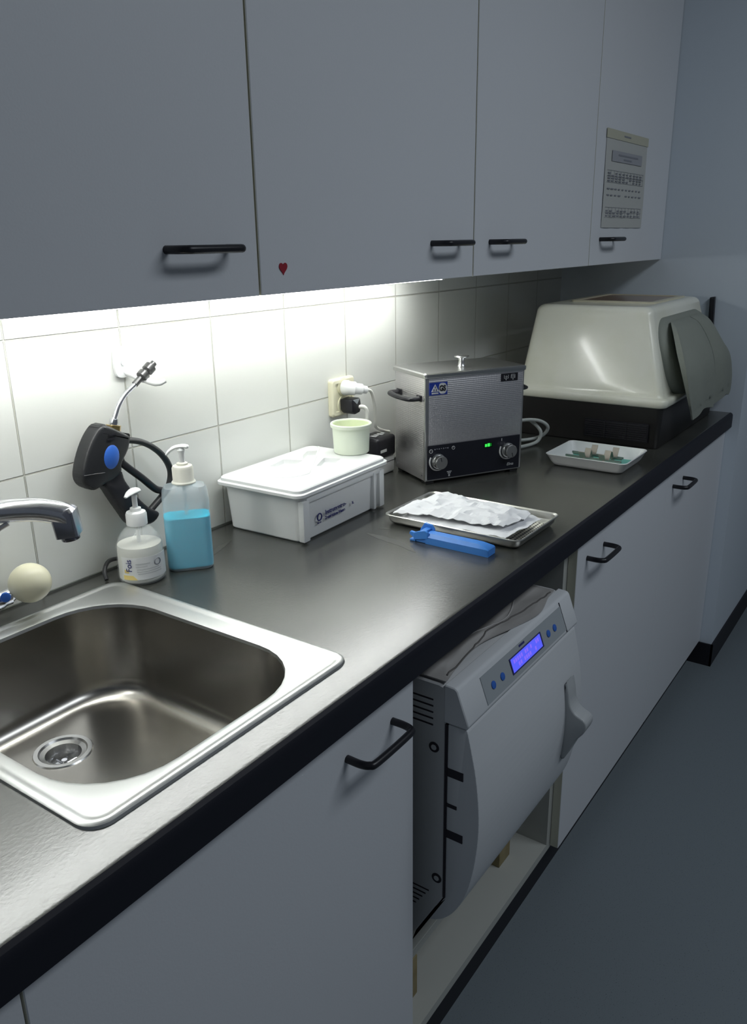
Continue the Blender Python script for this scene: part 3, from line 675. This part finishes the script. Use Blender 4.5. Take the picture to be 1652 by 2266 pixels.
def crumple(name, pts, z0, amp, label, seed, group=None, m=m_paper, thick=.0009, nu=44, nv=24, edge=.5):
    # pts: four corners (x,y) as a bilinear patch; folded, wrinkled sheet
    A, B, Cc, Dd = [Vector((*p, 0)) for p in pts]
    top = []
    for j in range(nv+1):
        row = []
        v = j/nv
        for i in range(nu+1):
            u = i/nu
            p = (A*(1-u)+B*u)*(1-v)+(Dd*(1-u)+Cc*u)*v
            s = Vector((p.x*14, p.y*14, seed))
            ridge = 1-abs(noise.noise(s*1.3))*2
            h = z0 + amp*(.5*ridge + .35*(1-abs(noise.noise(s*3.1))*2) + .15*noise.noise(s*7))
            w_ = max(0, 1-min(u, v, 1-u, 1-v)*8)
            jit = noise.noise(Vector((p.x*30, p.y*30, seed+5)))*.006*w_*edge*2
            row.append(Vector((p.x+jit, p.y-jit*.7, h - amp*.5*w_)))
        top.append(row)
    b = bmesh.new(); vt = [[b.verts.new(p) for p in r_] for r_ in top]; vb = [[b.verts.new(p-Vector((0, 0, thick))) for p in r_] for r_ in top]
    for j in range(nv):
        for i in range(nu):
            b.faces.new((vt[j][i], vt[j][i+1], vt[j+1][i+1], vt[j+1][i])); b.faces.new((vb[j][i], vb[j+1][i], vb[j+1][i+1], vb[j][i+1]))
    for i in range(nu):
        b.faces.new((vt[0][i], vb[0][i], vb[0][i+1], vt[0][i+1])); b.faces.new((vt[nv][i], vt[nv][i+1], vb[nv][i+1], vb[nv][i]))
    for j in range(nv):
        b.faces.new((vt[j][0], vt[j+1][0], vb[j+1][0], vb[j][0])); b.faces.new((vt[j][nu], vb[j][nu], vb[j+1][nu], vt[j+1][nu]))
    bmesh.ops.recalc_face_normals(b, faces=b.faces[:])
    mb = MB(); mb.b = b; return mb
o = crumple('p', [(1.236, -.290), (1.246, -.505), (1.385, -.515), (1.382, -.275)], H+.0145, .005, '', 3.0).build('paper_pouch', m_paper, ang=18)
tag(o, 'lower flat white paper pouch lying in the steel tray', 'paper pouch', 'paper pouches in the steel tray')
o = crumple('p', [(1.240, -.272), (1.268, -.490), (1.362, -.500), (1.392, -.285)], H+.0265, .012, '', 9.0).build('paper_pouch', m_paper, ang=18)
tag(o, 'upper crumpled white paper pouch on top in the steel tray', 'paper pouch', 'paper pouches in the steel tray')

# ------------------------------------------------------------------ blue film holder
A_, B_ = Vector((1.190, -.345, 0)), Vector((1.188, -.507, 0))
bh = thing('film_holder', 'bright blue plastic holder bar lying in front of the steel tray', 'holder', (1.189, -.507, H), R(90))
L_ = .160
def hexp(s, x): return [Vector((x, y*s, z)) for y, z in ((-.0135, .0), (-.0135, .012), (-.0085, .0185), (.0085, .0185), (.0135, .012), (.0135, .0))]
hb = MB().loft([[Vector((0, y, z)) for y, z in ((-.0125, .0005), (-.0135, .011), (-.0125, .0125), (.0125, .0125), (.0135, .011), (.0125, .0005))],
                [Vector((.002, y, z)) for y, z in ((-.0135, .0003), (-.0135, .013), (-.0125, .0145), (.0125, .0145), (.0135, .013), (.0135, .0003))],
                [Vector((.022, y, z)) for y, z in ((-.0135, .0003), (-.0135, .013), (-.0080, .0195), (.0080, .0195), (.0135, .013), (.0135, .0003))],
                [Vector((.125, y, z)) for y, z in ((-.0135, .0003), (-.0135, .013), (-.0080, .0195), (.0080, .0195), (.0135, .013), (.0135, .0003))]])
hb.build('bar', m_blue, bh, local=True)
MB().box((.118, -.0115, .0003), (.150, .0115, .010), .001).prism([(.120, .010), (.120, .022), (.126, .029), (.140, .031), (.146, .022), (.150, .016), (.150, .003)], 'y', -.014, -.009, .0008, 1).prism([(.120, .010), (.120, .022), (.126, .025), (.140, .021), (.150, .017), (.150, .003)], 'y', .009, .014, .0008, 1).box((.126, -.013, .018), (.137, .013, .023), .001).box((.146, -.0135, .0003), (.158, .0135, .0045), .001).prism([(.148, .004), (.160, .013), (.158, .018), (.144, .016)], 'y', .006, .012, .0006, 1).build('clamp_head', m_blue, bh, local=True)
MB().box((.120, -.0148, .003), (.133, -.0136, .017), .0005, 1).build('clamp_recess', mat('deep_blue', (.02, .09, .34), .5), bh, local=True)

# ------------------------------------------------------------------ white tray with clips
wt2 = thing('white_dish', 'shallow white plastic dish with film clips in front of the cream hood', 'dish', (1.86, -.44, H), R(0))
dcx, dcy, dhx, dhy = 1.862, -.440, .082, .0985
def dr_(d, z, r=.014): return rr(dcx, dcy, dhx-d, dhy-d, r, z)
MB().loft([dr_(.020, H+.0008), dr_(.015, H+.003), dr_(.010, H+.010), dr_(.002, H+.027), dr_(.0, H+.0290), dr_(.0008, H+.0302), dr_(.003, H+.0296), dr_(.012, H+.010), dr_(.018, H+.0045), dr_(.024, H+.0035)]).build('dish_body', m_white, wt2)
MB().box((dcx-.0585, dcy-.076, H+.0037), (dcx+.0585, dcy+.072, H+.0050)).build('liner', m_teal, wt2)
def film_hanger(dx, label, ys, ext):
    t = thing('film_hanger', label, 'film hanger', (dcx+dx, dcy, H+.0058), 0, 'film hangers in the white dish')
    zb_ = .012
    MB().cyl((0, ext[0], zb_), (0, ext[1], zb_), .0030, n=10).cyl((.010, ext[0]+.006, zb_), (.010, ext[1], zb_), .0026, n=10).build('rod', m_rod, t, local=True)
    for y in ys:
        def blade(x, ang, h, dy):
            return MB().box((x-.0009, y-.0075+dy, zb_-.002), (x+.0009, y+.0075+dy, zb_+h), .0005, 1).xf(Matrix.Translation((x, 0, zb_)) @ Matrix.Rotation(R(ang), 4, 'Y') @ Matrix.Translation((-x, 0, -zb_)))
        blade(.000, -32, .021, .003).build('clip_jaw', m_clip, t, local=True)
        blade(.006, 30, .025, -.003).build('clip_jaw', m_clip, t, local=True)
        c = MB()
        c.cyl((-.003, y, zb_), (.015, y, zb_), .0028, n=10)
        c.box((-.002, y-.0018, 0), (.014, y+.0018, zb_), .0004, 1)
        c.build('clip_hinge', m_clip, t, local=True)
film_hanger(-.032, 'near film hanger rod with two steel clips in the white dish', (.018, -.030), (.062, -.068))
film_hanger(.006, 'far film hanger rod with two steel clips in the white dish', (.016, -.036), (.060, -.060))

# ------------------------------------------------------------------ daylight loader hood
dh = thing('daylight_loader', 'large glossy cream hood with cloth hand sleeves on a dark casing at the worktop end', 'film processor', (2.335, -.33, H))
def bl(x0, x1, y0, y1, r, z): return rr((x0+x1)/2, (y0+y1)/2, (x1-x0)/2, (y1-y0)/2, r, z)
MB().loft([bl(2.072, 2.600, -.520, -.135, .012, H+.0008), bl(2.070, 2.602, -.522, -.133, .014, H+.004), bl(2.064, 2.606, -.528, -.130, .016, .968), bl(2.068, 2.602, -.524, -.134, .014, .970)]).build('casing', m_dkbase, dh)
vn = MB().box((2.0630, -.498, .876), (2.0675, -.330, .924)); vn.build('vent', m_vent, dh)
vs_ = MB()
for i in range(8): vs_.box((2.0600, -.495, .8795+i*.0055), (2.0640, -.333, .8812+i*.0055))
vs_.box((2.0598, -.387, .878), (2.0640, -.3855, .922)).box((2.0598, -.443, .878), (2.0640, -.4415, .922)).build('vent_slats', mat('slat_black', (.03, .03, .035), .35), dh)
HL = [bl(2.062, 2.614, -.532, -.128, .020, .966), bl(2.058, 2.618, -.536, -.124, .022, .969), bl(2.056, 2.620, -.538, -.122, .022, .984), bl(2.059, 2.618, -.535, -.124, .022, .988), bl(2.070, 2.612, -.524, -.128, .020, .9885), bl(2.074, 2.611, -.520, -.130, .020, .992), bl(2.075, 2.610, -.519, -.131, .018, 1.000)]
for k in range(1, 9):
    t_ = k/9; HL.append(bl(2.075+.046*t_, 2.610-.019*t_, -.519+.054*t_, -.131-.017*t_, .018+.002*t_, 1.000+.184*t_))
for k in range(0, 6):
    a = R(90*k/5); e = .020*(1-math.cos(a))
    HL.append(bl(2.121+e, 2.591-e, -.465+e, -.148-e, .020-e*.2, 1.184+.022*math.sin(a)))
HL.append(bl(2.152, 2.560, -.434, -.179, .022, 1.2062)); HL.append(bl(2.158, 2.554, -.428, -.185, .020, 1.2040))
MB().loft(HL).build('hood', m_hood, dh, ang=60)
MB().loft([bl(2.27, 2.56, -.425, -.19, .01, 1.204), bl(2.27, 2.56, -.425, -.19, .01, 1.2085), bl(2.285, 2.545, -.41, -.205, .008, 1.2085), bl(2.285, 2.545, -.41, -.205, .008, 1.2060)]).build('window_frame', m_hoodframe, dh)
MB().box((2.286, -.409, 1.2050), (2.544, -.206, 1.2068)).build('window_pane', m_orange, dh)
# sleeves
def slab(levels, seed, n=30):
    loops = []; L = len(levels)
    for (z, xa, xb, yc, th) in levels:
        lp = []
        for k in range(2*n):
            u = k/(n-1) if k < n else (2*n-1-k)/(n-1); sd_ = -1 if k < n else 1
            x = xa+(xb-xa)*u; w_ = math.sin(PI*min(max(u, .03), .97))**.5
            fold = .005*math.sin(x*38+z*16+seed)*(.4+(1.17-z)*3)
            lp.append(Vector((x, yc+sd_*th*w_+fold*.6, z-.012*math.sin(PI*u)*(1 if z < .95 else 0)*-1)))
        loops.append(lp)
    return MB().loft(loops)
def interp(K, m=5):
    P = smooth_path([(k[0], k[1], k[2]) for k in K], m); Q = smooth_path([(k[3], k[4], 0) for k in K], m)
    return [(p.x, p.y, p.z, q.x, max(q.y, .0015)) for p, q in zip(P, Q)]
KL = [(1.168, 2.185, 2.350, -.497, .006), (1.150, 2.150, 2.375, -.515, .018), (1.100, 2.120, 2.392, -.540, .024), (1.050, 2.112, 2.388, -.560, .020), (.990, 2.135, 2.384, -.570, .012), (.940, 2.170, 2.384, -.572, .007), (.922, 2.182, 2.384, -.572, .006)]
KR = [(1.168, 2.350, 2.470, -.497, .006), (1.150, 2.368, 2.485, -.515, .016), (1.100, 2.388, 2.515, -.540, .020), (1.050, 2.396, 2.570, -.558, .018), (.990, 2.410, 2.600, -.566, .012), (.940, 2.425, 2.612, -.568, .007), (.922, 2.430, 2.606, -.568, .006)]
slab(interp(KL), 0).build('sleeve', m_cloth, dh, ang=60)
slab(interp(KR), 2).build('sleeve', m_cloth, dh, ang=60)
def oval(y, e): return [Vector((p.x, y-.30*(1.078-p.y), p.y)) for p in rr(2.350, 1.078, .215+e, .096+e, .07, 0)]
MB().loft([oval(-.478, .0), oval(-.500, .002), oval(-.512, -.004), oval(-.518, -.016)]).build('sleeve_collar', m_cloth, dh, ang=60)

# black clip on the right wall
wc = MB().prism([(-.494, 1.115), (-.486, 1.112), (-.478, 1.140), (-.476, 1.200), (-.490, 1.202), (-.492, 1.160)], 'x', XR-.016, XR, .002).build('wall_clip', m_black)
tag(wc, 'narrow black clip on the right wall beside the cream hood', 'clip')

# ------------------------------------------------------------------ sterilizer in the open cabinet
sb = thing('wooden_block', 'raw wooden block under the left end of the sterilizer shelf', 'block', (.94, -.45, .098), 0, 'wooden blocks under the shelf')
MB().box((.905, -.505, .0982), (.955, -.40, .185), .001).build('block', m_wood, sb)
sb2 = thing('wooden_block', 'raw wooden block under the right end of the sterilizer shelf', 'block', (1.34, -.45, .098), 0, 'wooden blocks under the shelf')
MB().box((1.312, -.488, .0982), (1.362, -.38, .185), .001).build('block', m_wood, sb2)
sh = MB().box((.871, -.503, .1852), (1.431, -.02, .203), .0008, 1).build('shelf_board', m_carc); tag(sh, 'pale board on wooden blocks carrying the sterilizer', 'shelf board')

AX0, AX1 = .9005, 1.3055
ac = thing('sterilizer', 'grey bench top steam sterilizer with blue display inside the open cabinet', 'sterilizer', ((AX0+AX1)/2, -.35, .203))
sp_ = [(-.06, .300), (-.535, .300), (-.5855, .395), (-.5855, .768), (-.575, .7715), (-.06, .7715)]
MB().prism(sp_, 'x', AX0, AX1, .002, 1).build('casing', m_side, ac)
for x in (AX0+.05, AX1-.05):
    for y in (-.42, -.15): MB().cyl((x, y, .2032), (x, y, .301), .018, n=20).build('foot', m_black, ac)
# front door, curved
dp = smooth_poly([(-.5885, .7095), (-.6205, .7095), (-.6275, .685), (-.6365, .638), (-.6425, .580), (-.6430, .532), (-.6365, .471), (-.6265, .419), (-.6110, .384), (-.5915, .356), (-.570, .338), (-.5450, .336), (-.5885, .396)], 1)
dp2 = [(-.5885, .7095), (-.6205, .7095)]
crv = smooth_path([(-.6205, .7095, 0), (-.6275, .680, 0), (-.6365, .636, 0), (-.6425, .582, 0), (-.6430, .532, 0), (-.6372, .475, 0), (-.6265, .425, 0), (-.6110, .387, 0), (-.5925, .359, 0), (-.572, .342, 0), (-.548, .334, 0)], 4)
dp2 += [(p.x, p.y) for p in crv[1:]] + [(-.5375, .300), (-.5870, .394)]
MB().prism(dp2, 'x', AX0+.0015, AX1-.0015, .0025, 2).build('door', m_grey, ac, ang=30)
for z, ln, th in ((.629, .026, .014), (.571, .016, .006), (.519, .027, .014)):
    MB().box((AX0+.0004, -.590-ln, z-th/2), (AX0+.003, -.589, z+th/2)).build('door_slot', m_dark, ac)
MB().box((AX0-.0003, -.5888, .396), (AX0+.01, -.5852, .7095)).build('door_gap', m_dark, ac)
# control head
hdp = [(-.583, .7118), (-.6212, .7118), (-.6235, .7175), (-.6045, .7690), (-.6000, .7725), (-.583, .7735)]
MB().prism(hdp, 'x', AX0-.0005, AX1+.003, .0015, 1).build('control_head', m_grey, ac)
# inclined panel frame: local plane along slope
p0 = Vector((0, -.6235, .7175)); p1 = Vector((0, -.6045, .7690)); sv = (p1-p0).normalized(); nv_ = Vector((0, -sv.z, sv.y))
ang_ = math.atan2(sv.z, sv.y) # rotation about x for text
def slope(x0, x1, a, b_, h0, h1):
    bm = MB(); pts = []
    for h in (h0, h1):
        pts.append([Vector((x, 0, 0)) + p0 + sv*q + nv_*h for x, q in ((x0, a), (x1, a), (x1, b_), (x0, b_))])
    return bm.loft(pts)
PX0, PX1 = .962, 1.258
slope(PX0, PX1, .004, .048, -.001, .0010).build('control_panel', m_grey2, ac)
slope(PX1, PX1+.0015, .0, .0545, -.001, .0012).build('panel_seam', m_dark, ac)
slope(1.050, 1.166, .012, .038, .0002, .0022).build('display_bezel', m_navy, ac)
dsp = slope(1.053, 1.161, .0145, .0365, .0020, .0026).build('display', m_lcd, ac)
dt = MB()
for row in (0, 1):
    for i in range(14):
        if random.random() < .8:
            x = 1.060+i*.0068; a = .018+row*.009
            q = slope(x, x+.0045, a, a+.0060, .0026, .0028); me = bpy.data.meshes.new('t'); q.b.to_mesh(me); q.b.free(); dt.b.from_mesh(me)
dt.build('display_characters', m_lcdtxt, dsp)
for x in (.990, 1.020, 1.192, 1.218):
    c = Vector((x, 0, 0))+p0+sv*.024
    MB().cyl(c+nv_*.0005, c+nv_*.0024, .0062, n=20, bev=.0004).build('button', m_blue2, ac)
slope(1.090, 1.110, .042, .0455, .0009, .0014).build('brand_print', m_navy, ac)
# lever on the right of the door
lv = MB()
LX0, LX1 = 1.226, 1.262
lvp = smooth_path([(-.641, .640, 0), (-.646, .618, 0), (-.650, .595, 0), (-.660, .580, 0), (-.677, .572, 0), (-.682, .561, 0), (-.677, .545, 0), (-.665, .528, 0), (-.655, .505, 0), (-.646, .485, 0), (-.641, .480, 0)], 4)
lv.prism([(p.x, p.y) for p in lvp] + [(-.634, .50), (-.636, .60)], 'x', LX0, LX1, .003, 2).build('lever', m_lever, ac, ang=50)
# side vents and screws
vv = MB()
for i in range(5): vv.box((AX0-.0006, -.565, .742-i*.0105), (AX0+.002, -.512, .7445-i*.0105))
vv.build('side_vent', m_dark, ac); vv = MB()
for i in range(5): vv.box((AX0-.0006, -.560+i*.006, .395-i*.009), (AX0+.002, -.49, .3972-i*.009))
vv.build('side_vent', m_dark, ac)
for y, z in ((-.567, .664), (-.574, .428)):
    s_ = MB().cyl((AX0-.001, y, z), (AX0+.002, y, z), .0085, n=20).build('screw_cup', m_dark, ac)
    MB().cyl((AX0-.0015, y, z), (AX0+.0, y, z), .0045, n=16).build('screw', m_side, s_)
# plastic wrap on top
b = bmesh.new(); nu, nv = 80, 170; top = []
for j in range(nv+1):
    v = j/nv; row = []
    for i in range(nu+1):
        u = i/nu; x = .905+.385*u
        yf_ = -.583+.022*math.sin(u*5.2+.5)*math.sin(PI*u)+.004*noise.noise(Vector((u*6, 0, 3)))
        y = yf_*(1-v)+(-.25)*v
        e = min(1, min(v*30, u*14, (1-u)*14, (1-v)*14)); h = 0
        for k_, (yo, st) in enumerate(((-.560, .007), (-.528, .008), (-.490, .007), (-.455, .006), (-.42, .005))):
            edge_ = yo + .016*math.sin(x*17+k_*1.9) + .010*noise.noise(Vector((x*11, k_*7, 0))) + (x-1.1)*(.06*(k_ % 2)-.03)
            d_ = (y-edge_)/.003
            h += st/(1+math.exp(-max(-30, min(30, d_)))) * (1-.55*min(1, max(0, (y-edge_)/.045)))
        z = .7765 + e*(.002 + h + .003*noise.noise(Vector((x*22, y*30, 4))))
        row.append(Vector((x, y, z)))
    top.append(row)
vt = [[b.verts.new(p) for p in r_] for r_ in top]; vb = [[b.verts.new(Vector((p.x, p.y, .7745 if (j in (0, nv) or i in (0, nu)) else p.z-.0015))) for i, p in enumerate(r_)] for j, r_ in enumerate(top)]
for j in range(nv):
    for i in range(nu):
        b.faces.new((vt[j][i], vt[j][i+1], vt[j+1][i+1], vt[j+1][i])); b.faces.new((vb[j][i], vb[j+1][i], vb[j+1][i+1], vb[j][i+1]))
for i in range(nu):
    b.faces.new((vt[0][i], vb[0][i], vb[0][i+1], vt[0][i+1])); b.faces.new((vt[nv][i], vt[nv][i+1], vb[nv][i+1], vb[nv][i]))
for j in range(nv):
    b.faces.new((vt[j][0], vt[j+1][0], vb[j+1][0], vb[j][0])); b.faces.new((vt[j][nu], vb[j][nu], vb[j+1][nu], vt[j+1][nu]))
bmesh.ops.recalc_face_normals(b, faces=b.faces[:])
mb = MB(); mb.b = b; o = mb.build('plastic_wrap', m_wrap, ang=60)
m_fold_shade = mat('wrap_fold_shade', (.10, .095, .09), .5)  # dark colour standing in for the shade along the wrap's creases
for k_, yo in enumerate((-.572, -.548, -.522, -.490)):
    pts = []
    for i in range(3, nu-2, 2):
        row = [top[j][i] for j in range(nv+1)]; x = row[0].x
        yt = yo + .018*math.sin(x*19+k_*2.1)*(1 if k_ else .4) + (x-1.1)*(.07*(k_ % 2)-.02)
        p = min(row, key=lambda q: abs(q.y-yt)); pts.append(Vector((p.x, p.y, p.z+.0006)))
    MB().tube(pts, .0013, 6).build('fold', m_fold_shade if k_ % 2 == 0 else mat('wrap_fold_highlight', (.42, .41, .40), .4), o)  # thin tubes paint the creases: dark ones as shade, pale ones as highlight
tag(o, 'crumpled grey plastic wrap lying on top of the sterilizer', 'plastic wrap')
